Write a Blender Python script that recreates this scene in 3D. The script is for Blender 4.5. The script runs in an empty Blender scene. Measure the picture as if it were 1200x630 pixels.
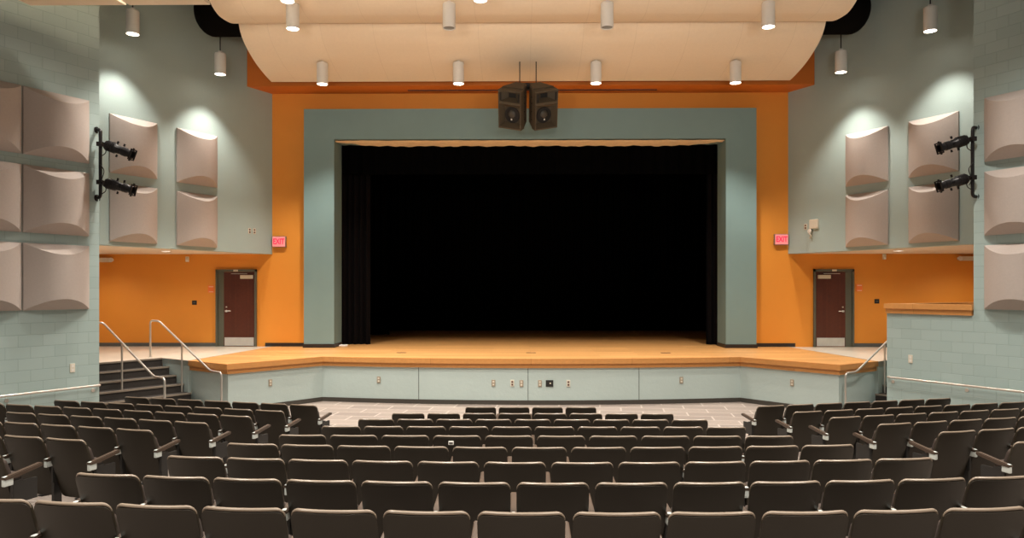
import bpy, bmesh, math, random
from mathutils import Vector, Matrix
random.seed(7)
S = bpy.context.scene
COL = S.collection
PI = math.pi

# ------------------------------------------------------------------ materials
def mat(name, col, rough=0.6, metal=0.0, noise=0.0, nscale=8.0, bump=0.0, bscale=60.0, emit=None, spec=0.5):
    m = bpy.data.materials.new(name); m.use_nodes = True
    nt = m.node_tree; b = nt.nodes['Principled BSDF']
    c = (col[0], col[1], col[2], 1)
    b.inputs['Base Color'].default_value = c
    b.inputs['Roughness'].default_value = rough
    b.inputs['Metallic'].default_value = metal
    b.inputs['Specular IOR Level'].default_value = spec
    tc = nt.nodes.new('ShaderNodeTexCoord')
    if noise:
        n = nt.nodes.new('ShaderNodeTexNoise'); n.inputs['Scale'].default_value = nscale; n.inputs['Detail'].default_value = 4
        nt.links.new(tc.outputs['Object'], n.inputs['Vector'])
        r = nt.nodes.new('ShaderNodeMix'); r.data_type = 'RGBA'
        r.inputs['A'].default_value = tuple(x * (1 - noise) for x in col) + (1,)
        r.inputs['B'].default_value = tuple(min(1, x * (1 + noise)) for x in col) + (1,)
        nt.links.new(n.outputs['Fac'], r.inputs['Factor'])
        nt.links.new(r.outputs['Result'], b.inputs['Base Color'])
    if bump:
        n2 = nt.nodes.new('ShaderNodeTexNoise'); n2.inputs['Scale'].default_value = bscale; n2.inputs['Detail'].default_value = 3
        nt.links.new(tc.outputs['Object'], n2.inputs['Vector'])
        bp = nt.nodes.new('ShaderNodeBump'); bp.inputs['Strength'].default_value = bump; bp.inputs['Distance'].default_value = 0.02
        nt.links.new(n2.outputs['Fac'], bp.inputs['Height'])
        nt.links.new(bp.outputs['Normal'], b.inputs['Normal'])
    if emit:
        b.inputs['Emission Color'].default_value = tuple(emit[:3]) + (1,)
        b.inputs['Emission Strength'].default_value = emit[3]
    return m

def brick_mat(name, c1, c2, cm, bw, bh, mortar, axes='XZ', rough=0.7, bump=0.4, offset=0.5, noise=0.0, rnd=0.0, bias=0.0, mscale=1.0, rot=0.0):
    m = bpy.data.materials.new(name); m.use_nodes = True
    nt = m.node_tree; b = nt.nodes['Principled BSDF']; b.inputs['Roughness'].default_value = rough
    tc = nt.nodes.new('ShaderNodeTexCoord'); sp = nt.nodes.new('ShaderNodeSeparateXYZ'); cb = nt.nodes.new('ShaderNodeCombineXYZ')
    nt.links.new(tc.outputs['Object'], sp.inputs[0])
    nt.links.new(sp.outputs[axes[0]], cb.inputs['X']); nt.links.new(sp.outputs[axes[1]], cb.inputs['Y'])
    mp = nt.nodes.new('ShaderNodeMapping'); mp.inputs['Rotation'].default_value[2] = rot
    nt.links.new(cb.outputs[0], mp.inputs['Vector'])
    br = nt.nodes.new('ShaderNodeTexBrick'); br.offset = offset
    nt.links.new(mp.outputs[0], br.inputs['Vector'])
    br.inputs['Color1'].default_value = c1 + (1,); br.inputs['Color2'].default_value = c2 + (1,); br.inputs['Mortar'].default_value = cm + (1,)
    br.inputs['Scale'].default_value = 1.0; br.inputs['Mortar Size'].default_value = mortar; br.inputs['Mortar Smooth'].default_value = 0.3
    br.inputs['Brick Width'].default_value = bw; br.inputs['Row Height'].default_value = bh; br.inputs['Bias'].default_value = bias
    out = br.outputs['Color']
    if noise:
        n = nt.nodes.new('ShaderNodeTexNoise'); n.inputs['Scale'].default_value = 14; n.inputs['Detail'].default_value = 6
        nt.links.new(mp.outputs[0], n.inputs['Vector'])
        mr = nt.nodes.new('ShaderNodeMapRange'); mr.inputs['To Min'].default_value = 1 - noise; mr.inputs['To Max'].default_value = 1 + noise
        nt.links.new(n.outputs['Fac'], mr.inputs['Value'])
        mx = nt.nodes.new('ShaderNodeVectorMath'); mx.operation = 'SCALE'
        nt.links.new(out, mx.inputs[0]); nt.links.new(mr.outputs[0], mx.inputs['Scale']); out = mx.outputs[0]
    nt.links.new(out, b.inputs['Base Color'])
    if bump:
        bp = nt.nodes.new('ShaderNodeBump'); bp.inputs['Strength'].default_value = bump; bp.inputs['Distance'].default_value = 0.006; bp.invert = True
        nt.links.new(br.outputs['Fac'], bp.inputs['Height']); nt.links.new(bp.outputs['Normal'], b.inputs['Normal'])
    return m

BLUE = (0.385, 0.485, 0.47)
M = {}
M['blue'] = mat('blue wall paint', BLUE, 0.65, noise=0.05, nscale=1.5, bump=0.25, bscale=45)
M['block'] = brick_mat('painted block', BLUE, (0.35, 0.45, 0.435), (0.305, 0.395, 0.38), 0.406, 0.203, 0.006, 'XZ', 0.6, 0.45)
M['frame_blue'] = mat('portal paint', (0.185, 0.285, 0.285), 0.65, noise=0.05, nscale=2, bump=0.15)
M['fascia'] = mat('fascia paint', (0.46, 0.55, 0.53), 0.5, noise=0.05, nscale=1.2, bump=0.2, bscale=12)
M['orange'] = mat('orange wall paint', (0.80, 0.30, 0.032), 0.6, noise=0.04, nscale=2, bump=0.12)
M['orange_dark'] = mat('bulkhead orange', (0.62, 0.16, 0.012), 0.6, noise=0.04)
M['cloud'] = brick_mat('cream ceiling cloud', (0.88, 0.73, 0.55), (0.87, 0.72, 0.54), (0.78, 0.64, 0.47), 1.22, 40.0, 0.006, 'XY', 0.75, 0.0, 0.0, noise=0.04)
M['soffit'] = mat('cream soffit', (0.78, 0.66, 0.52), 0.7)
M['panel'] = mat('grey beige fabric', (0.50, 0.435, 0.40), 0.95, noise=0.06, nscale=30, bump=0.3, bscale=200, spec=0.1)
M['white'] = mat('white enamel', (0.78, 0.75, 0.70), 0.45)
M['lens'] = mat('lit lens', (1, .95, .85), 0.5, emit=(1, 0.93, 0.82, 14))
M['lensdim'] = mat('reflector', (.75, .72, .68), 0.25, 0.6)
M['black'] = mat('black paint', (0.012, 0.011, 0.010), 0.5)
M['duct'] = mat('black duct', (0.004, 0.0035, 0.003), 0.9, spec=0.05)
M['rod'] = mat('black iron', (0.012, 0.010, 0.011), 0.4, 0.3)
M['curtain'] = mat('black velour', (0.006, 0.005, 0.0055), 1.0, spec=0.05)
M['backdrop'] = mat('black backdrop velour', (0.002, 0.002, 0.002), 1.0, spec=0.0)
M['lining'] = mat('cream lining', (0.88, 0.70, 0.46), 0.9, noise=0.15, nscale=9, bump=0.5, bscale=12)
M['deck'] = brick_mat('maple boards', (0.66, 0.35, 0.125), (0.48, 0.235, 0.075), (0.40, 0.19, 0.06), 2.6, 0.16, 0.003, 'XY', 0.40, 0.05, 0.37, noise=0.2)
M['oak'] = brick_mat('oak trim', (0.62, 0.285, 0.085), (0.50, 0.21, 0.055), (0.34, 0.13, 0.03), 2.3, 0.30, 0.003, 'XZ', 0.4, 0.05, noise=0.14)
M['base'] = mat('dark cove base', (0.055, 0.048, 0.04), 0.45)
M['base_black'] = mat('black base', (0.02, 0.014, 0.012), 0.4)
M['base_grey'] = mat('grey base', (0.10, 0.105, 0.10), 0.5)
M['carpet'] = brick_mat('carpet tile', (0.27, 0.225, 0.195), (0.20, 0.165, 0.145), (0.38, 0.325, 0.285), 0.92, 0.46, 0.02, 'XY', 0.8, 0.0, 0.5, noise=0.2, rot=0.12)
M['vinyl'] = mat('cream vinyl floor', (0.62, 0.57, 0.48), 0.3, noise=0.06, nscale=3)
M['tread'] = mat('dark stair carpet', (0.028, 0.022, 0.018), 0.75, noise=0.3, nscale=25)
M['nosing'] = mat('stair nosing', (0.22, 0.18, 0.14), 0.45)
M['steel'] = mat('brushed rail steel', (0.62, 0.58, 0.53), 0.32, 0.75)
M['shell'] = mat('brown seat shell', (0.021, 0.0165, 0.0105), 0.4, noise=0.25, nscale=160, bump=0.05, bscale=400, spec=0.32)
M['rim_highlight'] = mat('brown seat edge highlight', (0.23, 0.18, 0.135), 0.3, spec=0.6)  # highlight on the seat tops, put in as a lighter brown
M['pad'] = mat('brown seat fabric', (0.035, 0.022, 0.016), 0.9, noise=0.2, nscale=120)
M['bracket'] = mat('pale grey bracket', (0.55, 0.60, 0.58), 0.4)
M['arm'] = mat('brown armrest', (0.055, 0.036, 0.025), 0.35)
M['door'] = brick_mat('walnut door', (0.095, 0.022, 0.010), (0.08, 0.018, 0.008), (0.085, 0.019, 0.009), 0.05, 3.0, 0.0, 'XZ', 0.35, 0.0, noise=0.25)
M['dframe'] = mat('grey green frame', (0.105, 0.108, 0.08), 0.45)
M['silver'] = mat('satin steel', (0.66, 0.64, 0.60), 0.35, 0.7)
M['kick'] = mat('kick plate steel', (0.70, 0.69, 0.66), 0.3, 0.55, noise=0.15, nscale=6)
M['ivory'] = mat('ivory plastic', (0.70, 0.64, 0.53), 0.5)
M['grey_plate'] = mat('steel plate', (0.40, 0.33, 0.25), 0.4, 0.3)
M['dark_slot'] = mat('dark slots', (0.10, 0.04, 0.03), 0.6)
M['sign_orange'] = mat('orange sign', (0.9, 0.21, 0.04), 0.5)
M['sign_text'] = mat('sign lettering', (0.9, 0.62, 0.45), 0.5)
M['exit_face'] = mat('exit sign face', (0.6, 0.25, 0.25), 0.5, emit=(1.0, 0.22, 0.22, 0.45))
M['exit_red'] = mat('exit lettering', (0.8, 0.01, 0.06), 0.5, emit=(1.0, 0.01, 0.09, 0.55))
M['housing'] = mat('sign housing', (0.25, 0.18, 0.14), 0.5)
M['speaker'] = mat('speaker cabinet', (0.075, 0.055, 0.032), 0.7, noise=0.25, nscale=60)
M['speaker_dark'] = mat('speaker dark', (0.008, 0.006, 0.005), 0.7)
M['cone'] = mat('speaker cone', (0.06, 0.05, 0.038), 0.5)
M['wallgrey'] = mat('dark ceiling paint', (0.05, 0.05, 0.045), 0.9)

# ------------------------------------------------------------------ helpers
def put(o, parent=None):
    COL.objects.link(o)
    if parent: o.parent = parent
    return o

def obj(name, bm, m, parent=None, smooth=None):
    bmesh.ops.recalc_face_normals(bm, faces=bm.faces[:])
    me = bpy.data.meshes.new(name); bm.to_mesh(me); bm.free()
    me.materials.append(m)
    if smooth:
        for p in me.polygons: p.use_smooth = True
        me.set_sharp_from_angle(angle=math.radians(smooth))
    return put(bpy.data.objects.new(name, me), parent)

def tag(o, label, cat, group=None):
    o['label'] = label; o['category'] = cat
    if group: o['group'] = group
    return o

def thing(name, label, cat, loc=(0, 0, 0), rz=0.0, group=None):
    o = bpy.data.objects.new(name, None); o.empty_display_size = 0.1
    o.location = loc; o.rotation_euler = (0, 0, rz); COL.objects.link(o)
    return tag(o, label, cat, group)

def struct(o):
    o['kind'] = 'structure'; return o

def dup(o, parent=None):
    c = o.copy(); COL.objects.link(c)
    if parent: c.parent = parent
    for ch in list(o.children): dup(ch, c)
    return c

def box(bm, a, b, mtx=None):
    x0, y0, z0 = a; x1, y1, z1 = b
    co = [(x0, y0, z0), (x1, y0, z0), (x1, y1, z0), (x0, y1, z0), (x0, y0, z1), (x1, y0, z1), (x1, y1, z1), (x0, y1, z1)]
    vs = [bm.verts.new(mtx @ Vector(c) if mtx else c) for c in co]
    fs = [bm.faces.new([vs[i] for i in f]) for f in ((3, 2, 1, 0), (4, 5, 6, 7), (0, 1, 5, 4), (1, 2, 6, 5), (2, 3, 7, 6), (3, 0, 4, 7))]
    return vs, fs

def bbox(a, b, bev=0.0, mtx=None, seg=2):
    bm = bmesh.new(); box(bm, a, b)
    if bev: bmesh.ops.bevel(bm, geom=bm.edges[:], offset=bev, segments=seg, profile=0.5, affect='EDGES')
    if mtx: bmesh.ops.transform(bm, matrix=mtx, verts=bm.verts[:])
    return bm

def prism(bm, pts, z0, z1):
    lo = [bm.verts.new((p[0], p[1], z0)) for p in pts]; hi = [bm.verts.new((p[0], p[1], z1)) for p in pts]
    n = len(pts)
    bm.faces.new(lo[::-1]); bm.faces.new(hi)
    for i in range(n):
        j = (i + 1) % n
        bm.faces.new([lo[i], lo[j], hi[j], hi[i]])

def tube(bm, pts, r, seg=10, cap=True):
    pts = [Vector(p) for p in pts]; n = len(pts); rings = []
    t0 = (pts[1] - pts[0]).normalized()
    up = Vector((0, 0, 1)) if abs(t0.z) < 0.9 else Vector((1, 0, 0))
    u = t0.cross(up).normalized()
    for i in range(n):
        if i == 0: t = t0
        elif i == n - 1: t = (pts[i] - pts[i - 1]).normalized()
        else: t = ((pts[i] - pts[i - 1]).normalized() + (pts[i + 1] - pts[i]).normalized()).normalized()
        u = (u - t * u.dot(t)).normalized(); v = t.cross(u)
        rr = r[i] if isinstance(r, (list, tuple)) else r
        rings.append([bm.verts.new(pts[i] + (u * math.cos(2 * PI * k / seg) + v * math.sin(2 * PI * k / seg)) * rr) for k in range(seg)])
    for a, b in zip(rings, rings[1:]):
        for k in range(seg):
            bm.faces.new([a[k], a[(k + 1) % seg], b[(k + 1) % seg], b[k]])
    if cap:
        bm.faces.new(rings[0][::-1]); bm.faces.new(rings[-1])

def fillet(pts, r, n=5):
    pts = [Vector(p) for p in pts]; out = [pts[0]]
    for i in range(1, len(pts) - 1):
        a, b, c = pts[i - 1], pts[i], pts[i + 1]
        d1 = (a - b); d2 = (c - b); k = min(r, d1.length * .45, d2.length * .45)
        p, q = b + d1.normalized() * k, b + d2.normalized() * k
        for j in range(n + 1):
            t = j / n
            out.append(p * (1 - t) ** 2 + b * 2 * t * (1 - t) + q * t * t)
    out.append(pts[-1]); return out

def lathe(bm, prof, seg=24, mtx=None):
    rings = []
    for (r, z) in prof:
        if r < 1e-5: rings.append([bm.verts.new((0, 0, z))])
        else: rings.append([bm.verts.new((r * math.cos(2 * PI * k / seg), r * math.sin(2 * PI * k / seg), z)) for k in range(seg)])
    for a, b in zip(rings, rings[1:]):
        for k in range(seg):
            k2 = (k + 1) % seg
            if len(a) == 1 and len(b) == 1: continue
            if len(a) == 1: bm.faces.new([a[0], b[k2], b[k]])
            elif len(b) == 1: bm.faces.new([a[k], a[k2], b[0]])
            else: bm.faces.new([a[k], a[k2], b[k2], b[k]])
    if mtx: bmesh.ops.transform(bm, matrix=mtx, verts=bm.verts[:])

def offset_line(pts, d):
    out = []
    for i, p in enumerate(pts):
        ns = []
        for a, b in ((i - 1, i), (i, i + 1)):
            if a >= 0 and b < len(pts):
                v = Vector((pts[b][0] - pts[a][0], pts[b][1] - pts[a][1])).normalized()
                ns.append(Vector((-v.y, v.x)))
        if len(ns) == 2:
            m = (ns[0] + ns[1]).normalized(); k = d / max(.35, m.dot(ns[0]))
        else: m = ns[0]; k = d
        out.append((p[0] + m.x * k, p[1] + m.y * k))
    return out

def band(bm, pts, d0, d1, z0, z1):
    A = offset_line(pts, d0); B = offset_line(pts, d1); n = len(pts)
    V = [[bm.verts.new((q[0], q[1], z)) for q in L] for L, z in ((A, z0), (A, z1), (B, z1), (B, z0))]
    for i in range(n - 1):
        for k in range(4):
            a, b = V[k], V[(k + 1) % 4]
            bm.faces.new([a[i], a[i + 1], b[i + 1], b[i]])
    bm.faces.new([V[k][0] for k in range(4)]); bm.faces.new([V[k][-1] for k in range(3, -1, -1)])

def sheet(bm, grid):
    V = [[bm.verts.new(p) for p in row] for row in grid]
    for a, b in zip(V, V[1:]):
        for i in range(len(a) - 1): bm.faces.new([a[i], a[i + 1], b[i + 1], b[i]])

def ordn(i):
    return ['first', 'second', 'third', 'fourth', 'fifth', 'sixth', 'seventh', 'eighth', 'ninth', 'tenth', 'eleventh', 'twelfth', 'thirteenth', 'fourteenth'][i]

def eye(px, py, Y):   # measuring aid only used to note distances on the fixed walls
    return None

# ------------------------------------------------------------------ camera
EYE = Vector((-0.25, 0.0, 2.6))
cam = bpy.data.cameras.new('camera'); co = bpy.data.objects.new('camera', cam); COL.objects.link(co)
cam.sensor_width = 36.0; cam.lens = 36.0 * 867 / 1200.0
co.location = EYE; co.rotation_euler = (PI / 2, 0, math.radians(0.63))
cam.shift_y = 25 / 1200.0
cam.clip_end = 200
S.camera = co

ZS = 1.05                       # stage height
C29, S29 = 0.875, 0.485         # side walls splay 29 degrees

# ------------------------------------------------------------------ floor (raked)
def rake(x, y):
    s = y - 0.26 * max(0.0, abs(x) - 3.2)
    return max(0.0, (11.0 - s) * 0.08)
bm = bmesh.new()
xs = [i * 0.8 for i in range(-20, 21)]; ys = [-3 + i * 0.5 for i in range(0, 48)]
sheet(bm, [[(x, y, rake(x, y)) for x in xs] for y in ys])
struct(obj('floor', bm, M['carpet'], None, 40))

# ------------------------------------------------------------------ stage
dL = Vector((0.82, -0.572)); eL = Vector((0.572, 0.82)); CL = Vector((-6.4, 15.45))
def SP(s, w, side=-1):          # stair frame: s up the flight, w away from the stage
    p = CL - dL * s - eL * w
    return (p.x if side < 0 else -p.x, p.y)
E = SP(1.45, 0); L = SP(2.5, 0)
arc = []
for i in range(0, 25):
    x = -4.86 + 9.72 * i / 24
    arc.append((x, 16.76 + 0.49 * (x / 4.86) ** 2))
edge = [E, tuple(CL)] + arc + [(-CL.x, CL.y), (-E[0], E[1])]
st = thing('stage', 'raised wooden stage with bowed front and pale blue fascia wall', 'stage', (0, 16.76, 0))
def stobj(name, bm, m, smooth=None):
    bmesh.ops.translate(bm, verts=bm.verts[:], vec=(0, -16.76, 0)); return obj(name, bm, m, st, smooth)
bm = bmesh.new(); inner = offset_line(edge, 0.12)
prism(bm, inner + [(7.1, 20.4), (-7.1, 20.4)], ZS - .05, ZS)
stobj('deck', bm, M['deck'])
bm = bmesh.new(); box(bm, (-5.9, 20.4, ZS - .05), (5.9, 20.75, ZS)); box(bm, (-9.4, 20.75, ZS - .05), (9.4, 29.8, ZS)); stobj('deck', bm, M['deck'])
bm = bmesh.new(); band(bm, edge, 0.0, 0.12, ZS - .115, ZS); stobj('nosing', bm, M['oak'])
bm = bmesh.new(); band(bm, edge, 0.035, 0.12, ZS - .215, ZS - .115); stobj('trim_band', bm, M['oak'])
bm = bmesh.new(); band(bm, edge, 0.07, 0.2, 0, ZS - .215)
stobj('fascia', bm, M['fascia'])
for sd in (-1, 1):
    bm = bmesh.new(); pts = [(L[0] * -sd, L[1]), (E[0] * -sd, E[1])]
    if sd > 0: pts = pts[::-1]
    band(bm, pts, 0.0, 0.15, 0, ZS - 0.01); stobj('fascia', bm, M['fascia'])
bm = bmesh.new(); band(bm, edge[1:-1], 0.055, 0.07, 0, 0.10); stobj('cove_base', bm, M['base'])
bm = bmesh.new()
for x in (-2.58, -0.07, 2.47):
    y = 16.76 + 0.49 * (x / 4.86) ** 2 + 0.066
    box(bm, (x - .006, y, .1), (x + .006, y + .02, ZS - .215))
stobj('joint', bm, M['base_grey'])

# landings beside the stage
for sd, nm in ((-1, 'floor_left'), (1, 'floor_right')):
    L2 = SP(2.523, 3.6, sd); Lf = SP(2.523, 0, sd)
    pts = [(sd * -E[0], E[1]), (sd * -L[0], L[1]), L2, (sd * 13.4, L2[1]), (sd * 13.4, 20.4), (sd * 7.1, 20.4)]
    pts[0] = (sd * abs(E[0]), E[1]); pts[1] = Lf
    bm = bmesh.new(); prism(bm, pts, ZS - .12, ZS - .001)
    struct(obj(nm, bm, M['vinyl']))

# stairs
def stairs(sd, wmax, label):
    o0 = SP(1.0, wmax * .5, sd)
    t = thing('stair_flight', label, 'stairs', (o0[0], o0[1], 0))
    off = Vector((-o0[0], -o0[1], 0))
    bm = bmesh.new()
    for k in range(6):
        s0 = 1.02 + 0.296 * k; z1 = ZS / 6 * (k + 1) - (0.004 if k == 5 else 0)
        if k == 5: q = [(s0, 0.01), (s0 + .02, 0.01), (s0 + .02, wmax), (s0, wmax)]
        else: q = [(s0, 0.01), (s0 + .31, 0.01), (s0 + .31, wmax), (s0, wmax)]
        prism(bm, [SP(a, b, sd) for a, b in q], 0, z1 - 0.002)
    bmesh.ops.translate(bm, verts=bm.verts[:], vec=off); obj('steps', bm, M['tread'], t)
    for k in range(6):
        s0 = 1.02 + 0.296 * k; z1 = ZS / 6 * (k + 1)
        bm = bmesh.new(); q = [(s0 - .015, 0.01), (s0 + .03, 0.01), (s0 + .03, wmax), (s0 - .015, wmax)]
        prism(bm, [SP(a, b, sd) for a, b in q], z1 - .03, z1 + .004)
        bmesh.ops.translate(bm, verts=bm.verts[:], vec=off); obj('nosing', bm, M['nosing'], t)
stairs(-1, 2.9, 'dark carpeted stair flight with pale nosings, open beside the left wall')
stairs(1, 0.54, 'narrow dark stair flight half hidden behind the block parapet')

def stair_rail(sd, w, label, mid):
    def P(s, z): p = SP(s, w, sd); return Vector((p[0], p[1], z))
    b = P(.1, 0); t = thing('stair_handrail', label, 'handrail', b)
    def sh(pts): return [p - b for p in pts]
    bm = bmesh.new()
    tube(bm, sh(fillet([P(.1, 0.0), P(.1, .875), P(.5, .885), P(2.55, 1.90), P(2.92, 1.90), P(2.92, ZS)], .09)), .022, 10)
    obj('rail', bm, M['steel'], t, 50)
    for s, zb in mid:
        zt = .885 + (s - .5) / 2.05 * 1.015
        bm = bmesh.new(); tube(bm, sh([P(s, zb), P(s, zt)]), .02, 10); obj('post', bm, M['steel'], t, 50)
    for s, zb in ((.1, 0), (2.92, ZS)):
        bm = bmesh.new(); lathe(bm, [(0, .012), (.045, .012), (.05, 0), (0, 0)], 16, Matrix.Translation(P(s, zb) - b)); obj('floor_flange', bm, M['steel'], t, 40)
stair_rail(-1, 1.3, 'satin steel pipe handrail at the outer side of the open left stairs', [(1.75, .525)])
stair_rail(-1, .06, 'satin steel pipe handrail beside the stage end at the open left stairs', [(1.6, .35)])
stair_rail(1, .06, 'satin steel pipe handrail beside the block parapet at right stage end', [(1.6, .35)])

# ------------------------------------------------------------------ back wall, portal, bulkhead
bm = bmesh.new()
for a, b in (((-13.6, 20.4, 0), (-5.9, 20.75, 11)), ((5.9, 20.4, 0), (13.6, 20.75, 11)), ((-5.9, 20.4, 7.2), (5.9, 20.75, 11))): box(bm, a, b)
struct(obj('wall_back', bm, M['orange']))
bm = bmesh.new()
for a, b in (((-6.1, 19.95, ZS), (-5.28, 20.8, 7.5)), ((5.28, 19.95, ZS), (6.1, 20.8, 7.5)), ((-5.28, 19.95, 6.68), (5.28, 20.8, 7.5))): box(bm, a, b)
struct(obj('trim_1', bm, M['frame_blue']))
bm = bmesh.new()
for sd in (-1, 1):
    x = sorted((sd * 6.125, sd * 5.26)); box(bm, (x[0], 19.93, ZS), (x[1], 19.95, ZS + .1))
    x = sorted((sd * 5.28, sd * 5.265)); box(bm, (x[0], 19.95, ZS), (x[1], 20.8, ZS + .1))
    x = sorted((sd * 6.1, sd * 7.3)); box(bm, (x[0], 20.38, ZS), (x[1], 20.4, ZS + .1))
struct(obj('baseboard_back', bm, M['base_black']))
for nm, x0, x1 in (('baseboard_left', -13.4, -8.68), ('baseboard_right', 8.91, 13.4)):
    bm = bmesh.new(); box(bm, (x0, 20.38, ZS), (x1, 20.4, ZS + .1)); struct(obj(nm, bm, M['base_grey']))
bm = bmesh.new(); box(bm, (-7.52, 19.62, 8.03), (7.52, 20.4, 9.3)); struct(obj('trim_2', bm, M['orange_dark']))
tag(obj('air_diffuser', bbox((-3.3, 20.02, 8.012), (3.45, 20.1, 8.03)), M['dark_slot']), 'long dark linear air slot in the orange bulkhead underside above the stage', 'air vent')

# ------------------------------------------------------------------ side walls
def frame(name, ox, oy, sd):   # rotation of a wall frame: local y into the room
    n = (C29, -S29) if sd < 0 else (-C29, -S29)
    return math.atan2(-n[0], n[1])
def wall(name, ox, oy, sd, t0, t1, z0, z1, m, thick=.3):
    a, b = (t0, t1) if sd < 0 else (-t1, -t0)
    bm = bmesh.new(); box(bm, (a, -thick, z0), (b, 0, z1))
    o = obj(name, bm, m); o.location = (ox, oy, 0); o.rotation_euler = (0, 0, frame(name, ox, oy, sd))
    return struct(o)
NW = 8.15, 13.8
UW = 7.11, 20.4
wall('wall_left', -NW[0], NW[1], -1, 0, 15, 0, 11, M['block'])
wall('wall_right', NW[0], NW[1], 1, 0, 15, 0, 11, M['block'])
wall('wall_left_upper', -UW[0], UW[1], -1, 0, 8.2, 3.6, 11, M['blue'], .25)
wall('wall_right_upper', UW[0], UW[1], 1, 0, 8.2, 3.6, 11, M['blue'], .25)
wall('wall_right_parapet', NW[0], NW[1], 1, -1.743, 0, 0, 2.13, M['block'], .2)
for sd, nm in ((-1, 'ceiling_left'), (1, 'ceiling_right')):
    bm = bmesh.new()
    q = [(sd * 7.25, 20.4), (sd * (7.25 + S29 * 8.2), 20.4 - C29 * 8.2), (sd * 13.6, 20.4 - C29 * 8.2), (sd * 13.6, 20.4)]
    prism(bm, q, 3.601, 3.7); struct(obj(nm, bm, M['soffit']))
    bm = bmesh.new(); x = sorted((sd * 13.4, sd * 13.6)); box(bm, (x[0], 12.5, 0), (x[1], 20.4, 3.6))
    struct(obj('wall_left_recess' if sd < 0 else 'wall_right_recess', bm, M['orange']))
# parapet return and caps
pe = Vector((NW[0] - 1.743 * S29, NW[1] + 1.743 * C29))
rd = Vector((0.82, 0.572)); rn = Vector((0.572, -0.82))
def RP(a, b): p = pe + rd * a + rn * b; return (p.x, p.y)
bm = bmesh.new(); prism(bm, [RP(0.12, 0), RP(4.6, 0), RP(4.6, .2), RP(0.12, .2)], 0, 2.13); struct(obj('wall_right_return', bm, M['blue']))
R = frame('', 0, 0, 1)
def capmesh(x0, x1, y0, y1):
    bm = bmesh.new(); box(bm, (x0, y0, .10), (x1, y1, .20)); box(bm, (x0 + .02, y0 + .03, 0), (x1 - .02, y1 - .03, .10)); return bm
o = obj('trim_3', capmesh(0, 1.743 + .03, -.26, .06), M['oak']); o.location = (NW[0], NW[1], 2.13); o.rotation_euler = (0, 0, R); struct(o)
bm = bmesh.new(); prism(bm, [RP(.2, -.05), RP(4.6, -.05), RP(4.6, .25), RP(.2, .25)], 2.13, 2.325); struct(obj('trim_4', bm, M['oak']))
# overall ceiling
bm = bmesh.new(); box(bm, (-16, -4, 11), (16, 20.75, 11.2)); struct(obj('ceiling', bm, M['wallgrey']))

# ------------------------------------------------------------------ doors
def make_door(nm, xs, xf, hinge, hdl):
    d = bpy.data.objects.new(nm, None); d.location = ((xs[0] + xs[1]) / 2, 20.4, ZS); COL.objects.link(d); struct(d)
    ox = -d.location.x
    def P(name, a, b, m, bev=0, parent=d):
        o = obj(name, bbox((a[0] + ox if parent is d else a[0], a[1], a[2]), (b[0] + ox if parent is d else b[0], b[1], b[2]), bev), m, parent); return o
    H = 2.06
    wide_left = (xs[0] - xf[0]) > (xf[1] - xs[1])
    bm = bmesh.new()
    for a, b in (((xf[0], -.07, 0), (xf[0] + .05, 0, H + .07)), ((xf[1] - .05, -.07, 0), (xf[1], 0, H + .07)), ((xf[0], -.07, H), (xf[1], 0, H + .07))):
        box(bm, (a[0] + ox, a[1], a[2]), (b[0] + ox, b[1], b[2]))
    for a, b in (((xf[0] + .05, -.028, 0), (xs[0], 0, H)), ((xs[1], -.028, 0), (xf[1] - .05, 0, H))):
        if b[0] - a[0] > .02: box(bm, (a[0] + ox, a[1], a[2]), (b[0] + ox, b[1], b[2]))
    obj('door_frame', bm, M['dframe'], d)
    leaf = P('door_leaf', (xs[0], -.03, .01), (xs[1], 0, H - .005), M['door'])
    def LP(name, a, b, m, bev=0): return obj(name, bbox((a[0] + ox, a[1], a[2]), (b[0] + ox, b[1], b[2]), bev), m, leaf)
    LP('kick_plate', (xs[0] + .02, -.034, .02), (xs[1] - .02, -.03, .25), M['kick'])
    cx = xs[1] - .21 if hinge > 0 else xs[0] + .21
    LP('door_closer', (cx - .17, -.10, H - .19), (cx + .17, -.03, H - .09), M['ivory'], .01)
    s = -1 if hinge > 0 else 1
    LP('closer_arm', (cx - .02 + s * .0, -.09, H - .06), (cx + s * .42, -.07, H - .045), M['silver']) if s > 0 else LP('closer_arm', (cx - .42, -.09, H - .06), (cx + .02, -.07, H - .045), M['silver'])
    hx = xs[0] + .07 if hdl < 0 else xs[1] - .07
    bm = bmesh.new(); lathe(bm, [(0, .05), (.028, .05), (.03, 0), (0, 0)], 14, Matrix.Translation((hx + ox, -.03, .98)) @ Matrix.Rotation(PI / 2, 4, 'X'))
    tube(bm, [(hx + ox, -.075, .98), (hx + ox - hdl * .13, -.075, .98)], .012, 8)
    h = obj('door_handle', bm, M['silver'], leaf, 40)
    bm = bmesh.new(); lathe(bm, [(0, .012), (.02, .012), (.022, 0), (0, 0)], 12, Matrix.Translation((hx + ox, -.03, 1.09)) @ Matrix.Rotation(PI / 2, 4, 'X')); obj('lock_cylinder', bm, M['silver'], leaf, 40)
    mx = (xf[0] + xf[1]) / 2
    P('door_contact', (mx - .06, -.09, H + .01), (mx + .06, -.07, H + .06), M['ivory'])
make_door('door_1', (-8.44, -7.59), (-8.66, -7.53), 1, -1)
make_door('door_2', (7.86, 8.66), (7.79, 8.89), -1, 1)

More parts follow.
